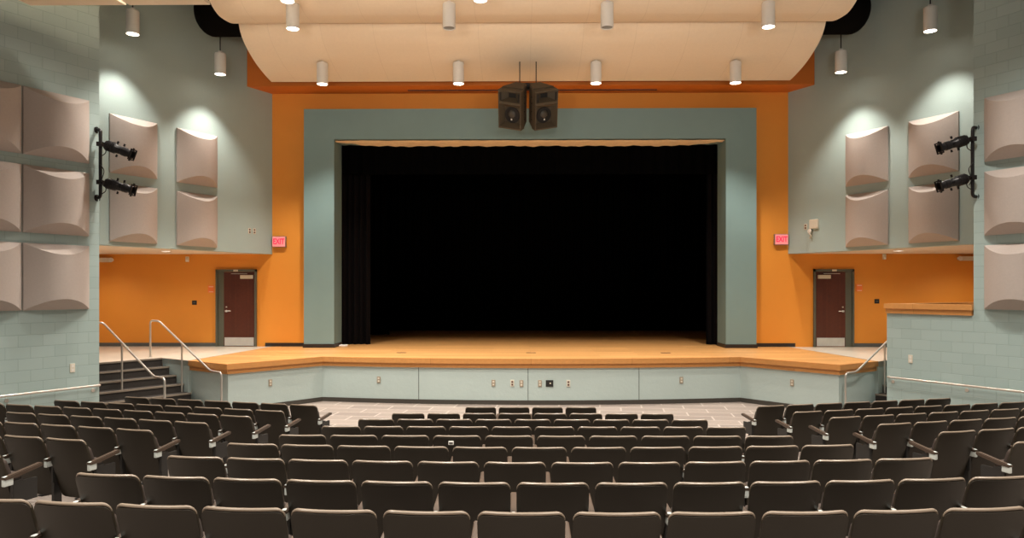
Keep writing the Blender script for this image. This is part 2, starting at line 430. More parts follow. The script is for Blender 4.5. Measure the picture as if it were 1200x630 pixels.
# ------------------------------------------------------------------ small wall fittings on the back wall
def plate(name, label, cat, x, z, w, h, m, y=20.4, dpt=.03):
    return tag(obj(name, bbox((x - w / 2, y - dpt, z - h / 2), (x + w / 2, y, z + h / 2), min(.008, dpt / 3)), m), label, cat)
def fitting(name, label, cat, loc, rz=0): return thing(name, label, cat, loc, rz)
for sd, x, z in ((-1, -9.27, 2.26), (1, 9.53, 2.3)):
    t = fitting('light_switch', 'black square switch plate on orange wall near the %s door' % ('left' if sd < 0 else 'right'), 'switch', (x, 20.4, z))
    obj('cover_plate', bbox((-.065, -.015, -.06), (.065, 0, .06), .004), M['black'], t)
    bm = bmesh.new(); box(bm, (-.03, -.022, -.02), (-.008, -.014, .02)); box(bm, (.008, -.022, -.02), (.03, -.014, .02)); obj('rocker', bm, M['base_grey'], t)
for sd, x, z in ((-1, -8.81, 2.635), (1, 9.05, 2.67)):
    t = fitting('room_sign', 'small orange room sign plate beside the %s brown door' % ('left' if sd < 0 else 'right'), 'sign', (x, 20.4, z))
    obj('sign_plate', bbox((-.085, -.012, -.10), (.085, 0, .10), .003), M['sign_orange'], t)
    bm = bmesh.new()
    for zz in (.065, -.075):
        xx = -.055
        for w in (.012, .018, .01, .02, .014, .016):
            box(bm, (xx, -.016, zz - .012), (xx + w, -.011, zz + .012)); xx += w + .006
    obj('sign_lettering', bm, M['sign_text'], t)
for sd, x, z in ((-1, -9.46, 3.46), (1, 9.72, 3.52)):
    t = fitting('wall_sensor', 'small cream wall sensor high on orange wall under the %s soffit' % ('left' if sd < 0 else 'right'), 'sensor', (x, 20.4, z))
    obj('sensor_body', bbox((-.045, -.06, -.075), (.045, 0, .075), .012), M['ivory'], t)
    obj('sensor_lens', bbox((-.03, -.07, -.06), (.03, -.055, -.005), .006), M['white'], t)
for sd, x, z in ((-1, -11.75, 3.44), (1, 11.95, 3.47)):
    t = fitting('emergency_light', 'cream twin-head emergency light on orange wall at far %s' % ('left' if sd < 0 else 'right'), 'emergency light', (x, 20.41, z))
    obj('battery_box', bbox((-.16, -.11, -.06), (.16, 0, .06), .01), M['ivory'], t)
    for q in (-1, 1):
        bm = bmesh.new(); lathe(bm, [(0, .12), (.05, .12), (.065, .10), (.04, .02), (0, 0)], 16, Matrix.Translation((q * .22, -.04, .0)) @ Matrix.Rotation(PI / 2, 4, 'X'))
        obj('lamp_head', bm, M['white'], t, 40)

def text_mesh(txt, size, m, parent, loc, rot):
    cu = bpy.data.curves.new('lettering', 'FONT'); cu.body = txt; cu.size = size; cu.align_x = 'CENTER'; cu.align_y = 'CENTER'; cu.extrude = .004; cu.offset = .004
    tmp = bpy.data.objects.new('tmp', cu); COL.objects.link(tmp)
    dg = bpy.context.evaluated_depsgraph_get(); dg.update()
    me = bpy.data.meshes.new_from_object(tmp.evaluated_get(dg)); me.name = 'lettering'
    bpy.data.objects.remove(tmp); bpy.data.curves.remove(cu)
    me.materials.clear(); me.materials.append(m)
    o = bpy.data.objects.new('lettering', me); o.location = loc; o.rotation_euler = rot
    return put(o, parent)
for sd, x, z in ((-1, -6.90, 3.94), (1, 6.90, 3.99)):
    t = fitting('exit_sign', 'red EXIT sign on the orange wall at the %s of the stage' % ('left' if sd < 0 else 'right'), 'exit sign', (x, 20.4, z))
    obj('housing', bbox((-.19, -.09, -.15), (.19, 0, .15), .008), M['housing'], t)
    obj('sign_face', bbox((-.175, -.096, -.135), (.175, -.088, .135), .002), M['exit_face'], t)
    text_mesh('EXIT', .185, M['exit_red'], t, (0, -.1, 0), (PI / 2, 0, 0)).scale = (.82, 1.15, 1)

# ------------------------------------------------------------------ fittings on the splayed walls
def on_wall(kind, sd, t, z, name, label, cat, group=None):
    ox, oy = (NW if kind == 'n' else UW)
    p = (sd * (ox + S29 * t), oy - C29 * t, z)
    return thing(name, label, cat, p, frame('', 0, 0, sd), group)
for t_, lab in ((.787, 'left of two small grey plates on the upper blue wall near the left EXIT sign'), (.624, 'right of two small grey plates on the upper blue wall near the left EXIT sign')):
    t = on_wall('u', -1, t_, 4.19, 'wall_plate', lab, 'wall plate')
    obj('cover_plate', bbox((-.045, -.0, -.075), (.045, .012, .075), .004), M['ivory'], t)
    bm = bmesh.new(); box(bm, (-.022, .01, .012), (.022, .017, .055)); box(bm, (-.022, .01, -.055), (.022, .017, -.012)); obj('socket', bm, M['dark_slot'], t)
t = on_wall('u', 1, .585, 4.3, 'wall_plate', 'small grey plate beside the alarm box on the upper right blue wall', 'wall plate')
obj('cover_plate', bbox((-.045, 0, -.075), (.045, .012, .075), .004), M['ivory'], t)
bm = bmesh.new(); box(bm, (-.022, .01, .012), (.022, .017, .055)); box(bm, (-.022, .01, -.055), (.022, .017, -.012)); obj('socket', bm, M['dark_slot'], t)
t = on_wall('u', 1, .88, 4.34, 'alarm_box', 'cream alarm box with a dangling lead on the upper right blue wall', 'alarm')
obj('box_body', bbox((-.13, 0, -.11), (.13, .07, .13), .012), M['ivory'], t)
bm = bmesh.new(); lathe(bm, [(0, .03), (.055, .03), (.06, 0), (0, 0)], 18, Matrix.Translation((.12, .05, -.17)) @ Matrix.Rotation(-PI / 2, 4, 'X')); obj('connector', bm, M['white'], t, 40)
bm = bmesh.new(); tube(bm, fillet([(.1, .07, -.1), (.16, .07, -.2), (.06, .07, -.3), (.12, .06, -.36)], .05), .012, 6); obj('lead', bm, M['ivory'], t, 60)
for sd, t_, z, lab in ((-1, .5, 1.19, 'ivory socket plate low on the left block wall above the handrail'), (1, -1.227, 1.23, 'ivory socket plate on the right block parapet below its wooden cap')):
    t = on_wall('n', sd, t_, z, 'socket_plate', lab, 'socket')
    obj('cover_plate', bbox((-.045, 0, -.08), (.045, .012, .08), .004), M['ivory'], t)
    bm = bmesh.new(); box(bm, (-.02, .01, .015), (.02, .015, .055)); box(bm, (-.02, .01, -.055), (.02, .015, -.015)); obj('socket', bm, M['white'], t)

# stage fascia outlets
def fascia_pt(x):
    ax = abs(x)
    if ax <= 4.86: y = 16.76 + .49 * (ax / 4.86) ** 2; sl = 2 * .49 * x / 4.86 ** 2; return y, math.atan(sl)
    k = (ax - 4.86) / (6.4 - 4.86); y = 17.25 + (15.45 - 17.25) * k
    return y, math.atan((15.45 - 17.25) / (6.4 - 4.86)) * (1 if x > 0 else -1)
for x, z, k, lab in ((-5.72, .56, 'g', 'grey socket plate on the stage fascia, left of the inner corner'), (-3.53, .535, 'g', 'grey socket plate alone on the left part of the bowed stage front'),
                     (-.86, .49, 'g', 'leftmost plate of the six clustered mid-stage front'), (-.43, .49, 'i', 'ivory socket plate, second from left of the mid-stage front cluster'), (-.22, .485, 'g', 'third plate from left of the mid-stage front cluster'),
                     (.2, .485, 'g', 'grey plate just left of the black plate on the stage front'), (.42, .485, 'b', 'square black socket plate in the middle of the stage front'), (.85, .485, 'i', 'ivory plate right of the black plate on the stage front'),
                     (3.47, .535, 'g', 'grey socket plate alone on the right part of the bowed stage front'), (5.68, .57, 'g', 'grey socket plate on the stage fascia, right of the inner corner')):
    y, a = fascia_pt(x)
    t = thing('socket_plate', lab, 'socket', (x, y, z), a, 'socket plates along the stage front')
    w = .085 if k == 'b' else .042
    y0 = .07 / math.cos(0) - .005
    obj('cover_plate', bbox((-w, .055, -.075), (w, .072, .075), .004), M[{'g': 'grey_plate', 'i': 'ivory', 'b': 'black'}[k]], t)
    bm = bmesh.new()
    if k == 'b': box(bm, (.0, .05, -.01), (.03, .057, .02))
    else: box(bm, (-.02, .05, .012), (.02, .057, .05)); box(bm, (-.02, .05, -.05), (.02, .057, -.012))
    obj('socket', bm, M['ivory'] if k == 'b' else M['dark_slot'] if k == 'i' else M['ivory'], t)

# wall handrails
def wall_rail(sd, t0, t1, z, brk, label):
    t = thing('wall_handrail', label, 'handrail', (sd * NW[0], NW[1], z), frame('', 0, 0, sd))
    f = (lambda u: u) if sd < 0 else (lambda u: -u)
    bm = bmesh.new(); tube(bm, fillet([(f(t0), 0.005, 0), (f(t0), .085, 0), (f(t1), .085, 0.0)], .05), .022, 10); obj('rail', bm, M['steel'], t, 50)
    for b in brk:
        bm = bmesh.new(); tube(bm, fillet([(f(b), .0, -.09), (f(b), .07, -.085), (f(b), .085, -.02)], .04), .011, 8)
        lathe(bm, [(0, .01), (.035, .01), (.035, 0), (0, 0)], 12, Matrix.Translation((f(b), 0, -.09)) @ Matrix.Rotation(-PI / 2, 4, 'X')); obj('bracket', bm, M['steel'], t, 50)
wall_rail(-1, .03, 5.0, .83, [.12, 1.6, 3.1, 4.6], 'steel wall handrail along the left block wall behind the seats')
wall_rail(1, -1.68, 5.0, .83, [-1.6, -.12, .9, 2.5, 4.0], 'steel wall handrail along the right block wall and parapet')

# ------------------------------------------------------------------ acoustic panels
def panel_mesh(W, H, D):
    bm = bmesh.new(); n = 20; rows = []
    def dep(u): return .035 + D * (1 - u * u)
    us = [-1 + 2 * i / n for i in range(n + 1)]
    sl = 0.78
    sec = []
    for u in us:
        d = dep(u); x = u * W / 2
        sec.append([(x, 0, 0), (x, .03, 0), (x, d, sl * (d - .03)), (x, d + .006, H * .33), (x, d + .006, H * .66), (x, d, H - sl * (d - .03)), (x, .03, H), (x, 0, H)])
    V = [[bm.verts.new(p) for p in s] for s in sec]
    for a, b in zip(V, V[1:]):
        for k in range(7): bm.faces.new([a[k], b[k], b[k + 1], a[k + 1]])
    bm.faces.new(V[0]); bm.faces.new(V[-1][::-1])
    bmesh.ops.recalc_face_normals(bm, faces=bm.faces[:])
    me = bpy.data.meshes.new('acoustic_panel'); bm.to_mesh(me); bm.free(); me.materials.append(M['panel'])
    for p in me.polygons: p.use_smooth = True
    me.set_sharp_from_angle(angle=math.radians(22)); return me
PM_near = panel_mesh(1.14, 1.165, .24); PM_far = panel_mesh(1.155, 1.31, .25)
rown = ['top', 'middle', 'bottom']
def panel(me, kind, sd, tc, z, label, group):
    ox, oy = (NW if kind == 'n' else UW)
    o = bpy.data.objects.new('acoustic_panel', me); COL.objects.link(o)
    o.location = (sd * (ox + S29 * tc), oy - C29 * tc, z); o.rotation_euler = (0, 0, frame('', 0, 0, sd))
    tag(o, label, 'acoustic panel', group)
for sd, sn in ((-1, 'left'), (1, 'right')):
    for ri, z in enumerate((4.945, 3.60, 2.255)):
        for ci, cn in enumerate(('column nearest the stage', 'column nearer the audience')):
            panel(PM_near, 'n', sd, .78 + ci * 1.17, z, 'grey convex acoustic panel, %s row on %s block wall, %s' % (rown[ri], sn, cn), 'acoustic panels on the block walls')
    for ci, cn, tc in ((0, 'nearer the stage', 2.41), (1, 'behind the stage lights', 4.09)):
        for ri, z in enumerate((5.215, 3.69)):
            panel(PM_far, 'u', sd, tc, z, 'grey convex acoustic panel, %s of the pair on upper %s wall %s' % (('upper', 'lower')[ri], sn, cn), 'acoustic panels on the upper blue walls')

# ------------------------------------------------------------------ ceiling clouds
def smooth_curve(pts, n=6):
    out = []
    P = [Vector((0, a, b)) for a, b in pts]
    for i in range(len(P) - 1):
        p0 = P[max(0, i - 1)]; p1 = P[i]; p2 = P[i + 1]; p3 = P[min(len(P) - 1, i + 2)]
        for k in range(n):
            t = k / n
            out.append(.5 * ((2 * p1) + (p2 - p0) * t + (2 * p0 - 5 * p1 + 4 * p2 - p3) * t * t + (3 * p1 - p0 - 3 * p2 + p3) * t ** 3))
    out.append(P[-1]); return out
def cloud(x0, x1, pts, label):
    cv = smooth_curve(pts); bm = bmesh.new(); th = .05; n = 24
    lo = [[(x0 + (x1 - x0) * i / n, p.y, p.z) for i in range(n + 1)] for p in cv]
    hi = [[(a, b, c + th) for a, b, c in r] for r in lo]
    V0 = [[bm.verts.new(p) for p in r] for r in lo]; V1 = [[bm.verts.new(p) for p in r] for r in hi]
    for V in (V0, V1):
        for a, b in zip(V, V[1:]):
            for i in range(n): bm.faces.new([a[i], a[i + 1], b[i + 1], b[i]])
    m = len(V0)
    for i in range(n):
        for r in (0, m - 1): bm.faces.new([V0[r][i], V0[r][i + 1], V1[r][i + 1], V1[r][i]])
    for j in range(m - 1):
        for c in (0, n): bm.faces.new([V0[j][c], V0[j + 1][c], V1[j + 1][c], V1[j][c]])
    o = obj('ceiling_cloud', bm, M['cloud'], None, 40)
    return tag(o, label, 'ceiling panel', 'cream ceiling clouds')
C1 = [(19.3, 8.05), (18.8, 8.09), (18.24, 8.17), (17.8, 8.28), (17.39, 8.43), (17.15, 8.6), (17.03, 8.78)]
C2 = [(17.0, 8.76), (16.75, 8.66), (16.48, 8.59), (16.1, 8.54), (15.83, 8.54), (15.5, 8.63), (15.2, 8.84), (15.0, 9.12)]
C3 = [(15.0, 9.1), (14.7, 8.88), (14.3, 8.74), (13.9, 8.7), (13.5, 8.78), (13.2, 8.95), (13.0, 9.2)]
cloud(-6.76, 6.76, C1, 'cream curved ceiling cloud nearest the stage, lip at the orange bulkhead')
cloud(-6.76, 6.76, C2, 'cream curved ceiling cloud second from the stage')
cloud(-6.76, 6.76, C3, 'cream curved ceiling cloud third from the stage, at the frame top')
C4 = [(12.0, 7.25), (11.6, 7.22), (11.2, 7.25), (10.8, 7.34), (10.4, 7.5), (10.0, 7.75)]
cloud(-8.25, -6.68, C4, 'small cream ceiling cloud edge at top left beside the block wall')
cloud(-6.62, -5.3, C4, 'small cream ceiling cloud edge at top left, second from the block wall')

# black duct above the front cloud
bm = bmesh.new(); prof = []; Rr = .56; hl = 8.1
for k in range(9):
    a = PI / 2 * k / 8; prof.append((Rr * (1 - (1 - math.sin(a)) * 1.0) if k else 0.0, -hl + .42 * (1 - math.cos(a))))
prof2 = [(r, -z) for r, z in reversed(prof)]
lathe(bm, prof + prof2, 28, Matrix.Translation((0, 17.85, 9.32)) @ Matrix.Rotation(PI / 2, 4, 'Y'))
tag(obj('ceiling_duct', bm, M['duct'], None, 40), 'large black round duct running across above the front ceiling cloud', 'duct')

# ------------------------------------------------------------------ downlights
DL = []
def downlight_proto(name, r, h, lens):
    t = thing(name, 'x', 'downlight')
    bm = bmesh.new(); lathe(bm, [(0, h), (r * .9, h), (r, h - .02), (r, 0), (r - .012, 0), (r - .014, .03), (0, .031)], 28); obj('housing', bm, M['white'], t, 30)
    bm = bmesh.new(); lathe(bm, [(0, .012), (r - .02, .012), (r - .016, .029), (0, .029)], 24); obj('lamp_lens', bm, lens, t, 30)
    return t
dl_on = downlight_proto('cylinder_downlight', .135, .52, M['lens'])
dl_off = downlight_proto('cylinder_downlight', .135, .52, M['lensdim'])
used = set()
def spot(loc, power, ang=105, blend=.6, col=(1, .92, .815), rad=.1, tgt=None):
    l = bpy.data.lights.new('lamp', 'SPOT'); l.energy = power; l.spot_size = math.radians(ang); l.spot_blend = blend; l.color = col; l.shadow_soft_size = rad
    o = bpy.data.objects.new('lamp', l); o.location = loc; COL.objects.link(o)
    if tgt is not None: o.rotation_euler = (Vector(tgt) - Vector(loc)).to_track_quat('-Z', 'Y').to_euler()
    return o
def downlight(x, y, ztop, label, group, stem=0.0, on=True, power=300, ang=98):
    src = dl_on if on else dl_off
    if src.name not in used: t = src; used.add(src.name)
    else: t = dup(src)
    t.location = (x, y, ztop - .52); tag(t, label, 'downlight', group)
    bm = bmesh.new()
    if stem: tube(bm, [(0, 0, .52), (0, 0, .52 + stem)], .014, 8); nm = 'stem'
    else: tube(bm, [(0, 0, .51), (0, 0, .57)], .05, 12); nm = 'mounting_collar'
    obj(nm, bm, M['rod'] if stem else M['white'], t, 50)
    if power: spot((x, y, ztop - .54), power, ang)
def zc(pts, y):
    cv = smooth_curve(pts)
    for a, b in zip(cv, cv[1:]):
        if min(a.y, b.y) <= y <= max(a.y, b.y): return a.z + (b.z - a.z) * (y - a.y) / (b.y - a.y or 1)
    return cv[-1].z
xn = ['leftmost', 'second from left', 'third from left', 'rightmost']
PW = 780
for i, x in enumerate((-5.1, -1.76, 1.6, 5.0)):
    downlight(x, 18.1, zc(C1, 18.1) - .03, 'white cylinder downlight, %s of four on the front ceiling cloud near the stage' % xn[i], 'downlights on the front ceiling cloud', power=PW)
for i, x in enumerate((-5.03, -1.74, 1.57, 4.93)):
    downlight(x, 15.5, zc(C2, 15.5) - .02, 'white cylinder downlight, %s of four on the second ceiling cloud' % xn[i], 'downlights on the second ceiling cloud', on=i in (0, 3), power=PW if i in (0, 3) else 0)
for i, (x, y) in enumerate(((-6.55, 14.3), (-4.76, 14.3), (-1.02, 14.3))):
    downlight(x, y, zc(C3, y) - .02, 'white cylinder downlight cut by the frame top, %s of three on the third cloud' % ('leftmost', 'middle', 'rightmost')[i], 'downlights on the third ceiling cloud', power=PW)
for sd, sn in ((-1, 'left'), (1, 'right')):
    x = -7.62 if sd < 0 else 7.56
    downlight(x, 18.1, 8.42, 'white cylinder downlight on a black stem beside the front cloud at %s wall' % sn, 'stem-hung downlights by the side walls', stem=2.5, power=PW * 0.42, ang=92)
    x = -8.73 if sd < 0 else 8.62
    downlight(x, 16.1, 8.72, 'white cylinder downlight hanging high near the upper %s wall' % sn, 'stem-hung downlights by the side walls', stem=2.2, power=PW * 0.42, ang=92)
# recessed soffit downlights over the side landings
for sd, sn in ((-1, 'left'), (1, 'right')):
    for k, (x, y) in enumerate(((9.2, 18.6), (10.9, 16.6), (11.6, 19.0))):
        t = thing('soffit_downlight', 'small recessed downlight in the %s soffit, %s from the stage' % (sn, ('first', 'second', 'third')[k]), 'downlight', (sd * x, y, 3.58), 0, 'recessed downlights in the soffits')
        bm = bmesh.new(); lathe(bm, [(.09, 0.02), (.11, .0), (.11, .022), (.09, .022)], 20); obj('trim_ring', bm, M['white'], t, 30)
        bm = bmesh.new(); lathe(bm, [(0, .012), (.09, .012), (.09, .02), (0, .02)], 20); obj('lamp_lens', bm, M['lens'], t)
        spot((sd * x, y, 3.55), 70, 150, .8)
# house lamps over the seats (behind and above the frame)
for x in (-6.2, -2.1, 2.1, 6.2):
    for y in (10.6, 6.5, 2.0):
        spot((x, y, 9.0), 1700, 116, 1.0, rad=.25)

# unseen uplights over the rear seats, added to brighten the ceiling clouds
for x in (-3.2, 0, 3.2):
    spot((x, 2.0, 4.6), 1000, 58, .9, rad=.5, tgt=(x * 1.1, 15.5, 9.7))

# ------------------------------------------------------------------ speakers
def speaker(sd, label):
    t = thing('hung_loudspeaker', label, 'loudspeaker', (-.06 + sd * .375, 18.15, 6.60))
    t.rotation_mode = 'ZYX'; t.rotation_euler = (math.radians(31), 0, sd * math.radians(25))
    W, H, D = .30, .97, .5
    # cabinet: open-fronted body with tapered back
    bm = bmesh.new()
    out = [(-W, 0), (W, 0), (W * .5, D), (-W * .5, D)]
    prism(bm, out, 0.0, H)
    top = [f for f in bm.faces if f.normal.z > .9 or all(abs(v.co.z - H) < 1e-5 for v in f.verts)]
    front = [f for f in bm.faces if all(abs(v.co.y) < 1e-5 for v in f.verts)]
    bmesh.ops.recalc_face_normals(bm, faces=bm.faces[:])
    bmesh.ops.bevel(bm, geom=bm.edges[:], offset=.02, segments=2, affect='EDGES')
    body = obj('cabinet', bm, M['speaker'], t)
    # lower horn: flared square mouth with round throat
    def flare(z0, z1, depth, xi, zi0, zi1, nm, m):
        bm = bmesh.new()
        a = [bm.verts.new(p) for p in ((-W + .025, -.17, z0), (W - .025, -.17, z0), (W - .025, -.17, z1), (-W + .025, -.17, z1))]
        b = [bm.verts.new(p) for p in ((-W, -.17, z0 - .03), (W, -.17, z0 - .03), (W, -.17, z1 + .03), (-W, -.17, z1 + .03))]
        b2 = [bm.verts.new(v.co + Vector((0, .19, 0))) for v in b]
        c = [bm.verts.new(p) for p in ((-xi, -.005 + depth * .0, zi0), (xi, -.005, zi0), (xi, -.005, zi1), (-xi, -.005, zi1))]
        for i in range(4):
            j = (i + 1) % 4
            bm.faces.new([a[i], a[j], b[j], b[i]]); bm.faces.new([b[i], b[j], b2[j], b2[i]]); bm.faces.new([a[i], c[i], c[j], a[j]])
        bm.faces.new(c[::-1]); return obj(nm, bm, m, t)
    # forward bezel box makes the mouths deep
    flare(.03, .60, .1, .2, .12, .5, 'woofer_horn', M['speaker'])
    flare(.66, .91, .1, .1, .73, .84, 'tweeter_horn', M['speaker'])
    bm = bmesh.new(); lathe(bm, [(0, .02), (.07, .035), (.13, .012), (.195, .016), (.2, 0), (0, 0)], 28, Matrix.Translation((0, -.012, .31)) @ Matrix.Rotation(PI / 2, 4, 'X')); w = obj('woofer', bm, M['speaker_dark'], t, 30)
    bm = bmesh.new(); lathe(bm, [(0, .045), (.05, .04), (.095, .02), (.1, 0.005)], 24, Matrix.Translation((0, -.02, .33)) @ Matrix.Rotation(PI / 2, 4, 'X')); obj('cone', bm, M['cone'], w, 60)
    bm = bmesh.new(); box(bm, (-.018, -.062, .19), (.018, -.055, .23)); obj('badge', bm, M['white'], w)
    bm = bmesh.new(); box(bm, (-.09, -.012, .735), (.09, -.008, .835)); obj('throat', bm, M['speaker_dark'], t)
    for q in (-1, 1):
        bm = bmesh.new(); box(bm, (q * .24 - .022, -.176, .69), (q * .24 + .022, -.169, .88)); obj('port', bm, M['speaker_dark'], t)
    bm = bmesh.new()
    for zz in (.2, .4, .6, .75): box(bm, (-W - .001, .04, zz), (W + .001, .07, zz + .02))
    obj('side_rib', bm, M['speaker_dark'], t)
speaker(-1, 'black two-way loudspeaker hung above the stage, left of the pair')
speaker(1, 'black two-way loudspeaker hung above the stage, right of the pair')
t = thing('rigging_frame', 'black rigging frame holding the pair of loudspeakers above the stage', 'rigging', (-.06, 18.12, 7.54))
bm = bmesh.new(); box(bm, (-.3, -.08, .03), (.3, -.02, .08)); box(bm, (-.3, .2, .03), (.3, .26, .08)); box(bm, (-.14, -.1, .08), (.14, .24, .11)); obj('beam', bm, M['rod'], t)
for q in (-1, 1):
    bm = bmesh.new(); tube(bm, [(q * .2, -.05, .05), (q * .2, -.05, .64)], .012, 8); obj('rod', bm, M['rod'], t)
    bm = bmesh.new(); box(bm, (q * .3 - .03, -.1, -.0), (q * .3 + .03, .28, .05)); obj('clamp', bm, M['rod'], t)

# ------------------------------------------------------------------ stage lights on pipes at the wall ends
def pipe(sd, label):
    x = sd * (NW[0] - .08)
    t = thing('lighting_pipe', label, 'pipe', (x, 13.72, 4.33))
    bm = bmesh.new(); tube(bm, fillet([(sd * .14, .06, 1.27), (0, -.02, 1.27), (0, -.02, 0.0), (sd * .14, .06, 0.0)], .07), .03, 12); obj('upright', bm, M['rod'], t, 50)
    for z in (0, 1.27):
        bm = bmesh.new(); lathe(bm, [(0, .03), (.06, .03), (.065, 0), (0, 0)], 16, Matrix.Translation((sd * .12, .05, z)) @ Matrix.Rotation(PI / 2, 4, 'Y')); obj('flange', bm, M['rod'], t, 40)
    bm = bmesh.new(); tube(bm, fillet([(0, -.05, .62), (-sd * .1, -.05, .5), (-sd * .03, -.05, .3), (-sd * .08, -.05, .2)], .1), .008, 6)
    obj('cable', bm, M['rod'], t)
def fixture(sd, z, L, tilt, label):
    x = sd * (NW[0] - .08)
    t = thing('stage_spotlight', label, 'stage light', (x, 13.70, z))
    # optical axis runs inwards and down
    A = Matrix.Translation((-sd * .10, -.02, 0)) @ Matrix.Rotation(-sd * (PI / 2 + tilt), 4, 'Y') @ Matrix.Rotation(0.0, 4, 'X')
    bm = bmesh.new(); lathe(bm, [(0, 0), (.05, 0), (.085, .02), (.092, .08), (.092, .22), (.078, .24), (.074, .34), (.082, .35), (.082, L - .12), (.07, L - .11), (.07, L - .03), (.082, L - .025), (.082, L), (.066, L), (.06, L - .05), (0, L - .06)], 20, A)
    b = obj('barrel', bm, M['rod'], t, 35)
    bm = bmesh.new()
    lathe(bm, [(.086, .05)] + [q for k in range(5) for q in ((.101, .05 + k * .035), (.101, .065 + k * .035), (.088, .066 + k * .035), (.088, .084 + k * .035))][:-2] + [(.086, .206)], 20, A)
    obj('cooling_fin', bm, M['rod'], b)
    for zz, yy in ((.27, .10), (.29, -.10), (.4, .1), (.5, -.095)):
        bm = bmesh.new(); box(bm, (-.012, yy - .02, zz), (.012, yy + .02, zz + .03), A); obj('shutter_handle', bm, M['rod'], b)
    for zz, xx in ((.26, .12), (.33, -.115), (.2, -.12), (L - .04, .1), (L - .03, -.1)):
        bm = bmesh.new(); box(bm, (xx - .025, -.012, zz), (xx + .025, .012, zz + .028), A); obj('knob', bm, M['rod'], b)
    bm = bmesh.new()
    box(bm, (-.1, -.105, L - .015), (.1, -.08, L + .005), A); box(bm, (-.1, .08, L - .015), (.1, .105, L + .005), A); box(bm, (-.105, -.1, L - .015), (-.085, .1, L + .005), A); box(bm, (.085, -.1, L - .015), (.105, .1, L + .005), A)
    obj('gel_frame', bm, M['rod'], b)
    bm = bmesh.new(); tube(bm, fillet([(0, 0, .0), (-sd * .03, -.02, .03), (-sd * .09, -.10, .03), (-sd * .26, -.10, -.05)], .03), .013, 8)
    tube(bm, fillet([(-sd * .03, -.02, .03), (-sd * .09, .10, .03), (-sd * .26, .10, -.05)], .03), .013, 8); box(bm, (-.045, -.06, -.03), (.045, .06, .05)); obj('yoke', bm, M['rod'], t, 50)
    bm = bmesh.new(); tube(bm, fillet([(-sd * .1, 0, -.04), (-sd * .12, -.02, -.16), (-sd * .02, -.03, -.22), (0, -.03, -.34)], .08), .008, 6); obj('power_lead', bm, M['rod'], t)
pipe(-1, 'black vertical lighting pipe on the end of the left block wall')
pipe(1, 'black vertical lighting pipe on the end of the right block wall')
fixture(-1, 5.31, .55, .36, 'black spotlight, upper of two on the left lighting pipe')
fixture(-1, 4.60, .55, .26, 'black spotlight, lower of two on the left lighting pipe')
fixture(1, 5.37, .55, .30, 'black spotlight, upper of two on the right lighting pipe')
fixture(1, 4.66, .55, .28, 'black spotlight, lower of two on the right lighting pipe')

# ------------------------------------------------------------------ curtains and stage house
def drape(name, x0, x1, y, z0, z1, amp, wl, m, label, solid=True):
    n = max(8, int((x1 - x0) / wl * 8)); bm = bmesh.new()
    row = [(x0 + (x1 - x0) * i / n, y + amp * math.sin(2 * PI * i / 8) + amp * .3 * math.sin(i * .37)) for i in range(n + 1)]
    sheet(bm, [[(a, b, z) for a, b in row] for z in (z0, (z0 + z1) / 2, z1)])
    return tag(obj(name, bm, m, None, 60), label, 'curtain')
drape('leg_curtain', -6.3, -4.55, 21.15, ZS + .01, 9.0, .07, .17, M['curtain'], 'black pleated leg curtain just inside the left of the stage opening')
drape('leg_curtain', 5.05, 6.6, 21.15, ZS + .01, 9.0, .07, .17, M['curtain'], 'black pleated leg curtain just inside the right of the stage opening')
drape('leg_curtain', -8.5, -4.8, 25.8, ZS + .01, 9.0, .08, .25, M['backdrop'], 'black leg curtain deeper on the stage at left, before the backdrop')
drape('backdrop_curtain', -9.3, 9.3, 28.4, ZS + .01, 9.0, .07, .3, M['backdrop'], 'wide black backdrop curtain closing the rear of the stage')
t = thing('border_curtain', 'black border curtain with cream lining hung under the stage opening lintel', 'curtain', (0, 20.3, 6.6))
bm = bmesh.new(); n = 90; g = []
for j in range(6):
    r = []
    for i in range(n + 1):
        x = -5.26 + 10.52 * i / n
        endf = min(1, (5.26 - abs(x)) / 1.2) ; endf = endf * endf * (3 - 2 * endf)
        y = -.3 + .75 * j / 5 * (0.35 + .65 * endf)
        z = .06 - (.02 + .012 * math.sin(i * 1.7 + j) + .01 * math.sin(i * .63 + j * 2.1)) * (1 if 0 < j else .3)
        r.append((x, y, z))
    g.append(r)
sheet(bm, g); obj('lining', bm, M['lining'], t, 80)
bm = bmesh.new(); row = [(-5.27 + 10.54 * i / 240, .47 + .035 * math.sin(2 * PI * i / 8)) for i in range(241)]
sheet(bm, [[(a, b, z) for a, b in row] for z in (-.75, 0.2, 2.0)]); obj('drape', bm, M['backdrop'], t, 60)
bm = bmesh.new()
for a, b in (((-9.6, 20.75, ZS), (-9.4, 30, 9.2)), ((9.4, 20.75, ZS), (9.6, 30, 9.2)), ((-9.6, 29.8, ZS), (9.6, 30, 9.2)), ((-9.6, 20.75, 9.0), (9.6, 30, 9.2))): box(bm, a, b)
struct(obj('wall_stage', bm, M['backdrop']))
for x, y, lab in ((-3.2, 18.35, 'left'), (.02, 18.35, 'centre'), (3.35, 18.35, 'right')):
    t = thing('floor_pocket', 'small dark floor pocket lid in the stage boards at %s' % lab, 'floor pocket', (x, y, ZS))
    obj('lid_frame', bbox((-.12, -.055, 0), (.12, .055, .005)), M['dark_slot'], t); obj('lid', bbox((-.1, -.04, .004), (.1, .04, .008)), M['base_black'], t)
tag(obj('floor_tape', bbox((-5.24, 20.3, ZS), (-5.02, 20.5, ZS + .05), .015), M['white']), 'small white bundle on the stage floor beside the left leg curtain', 'bundle')

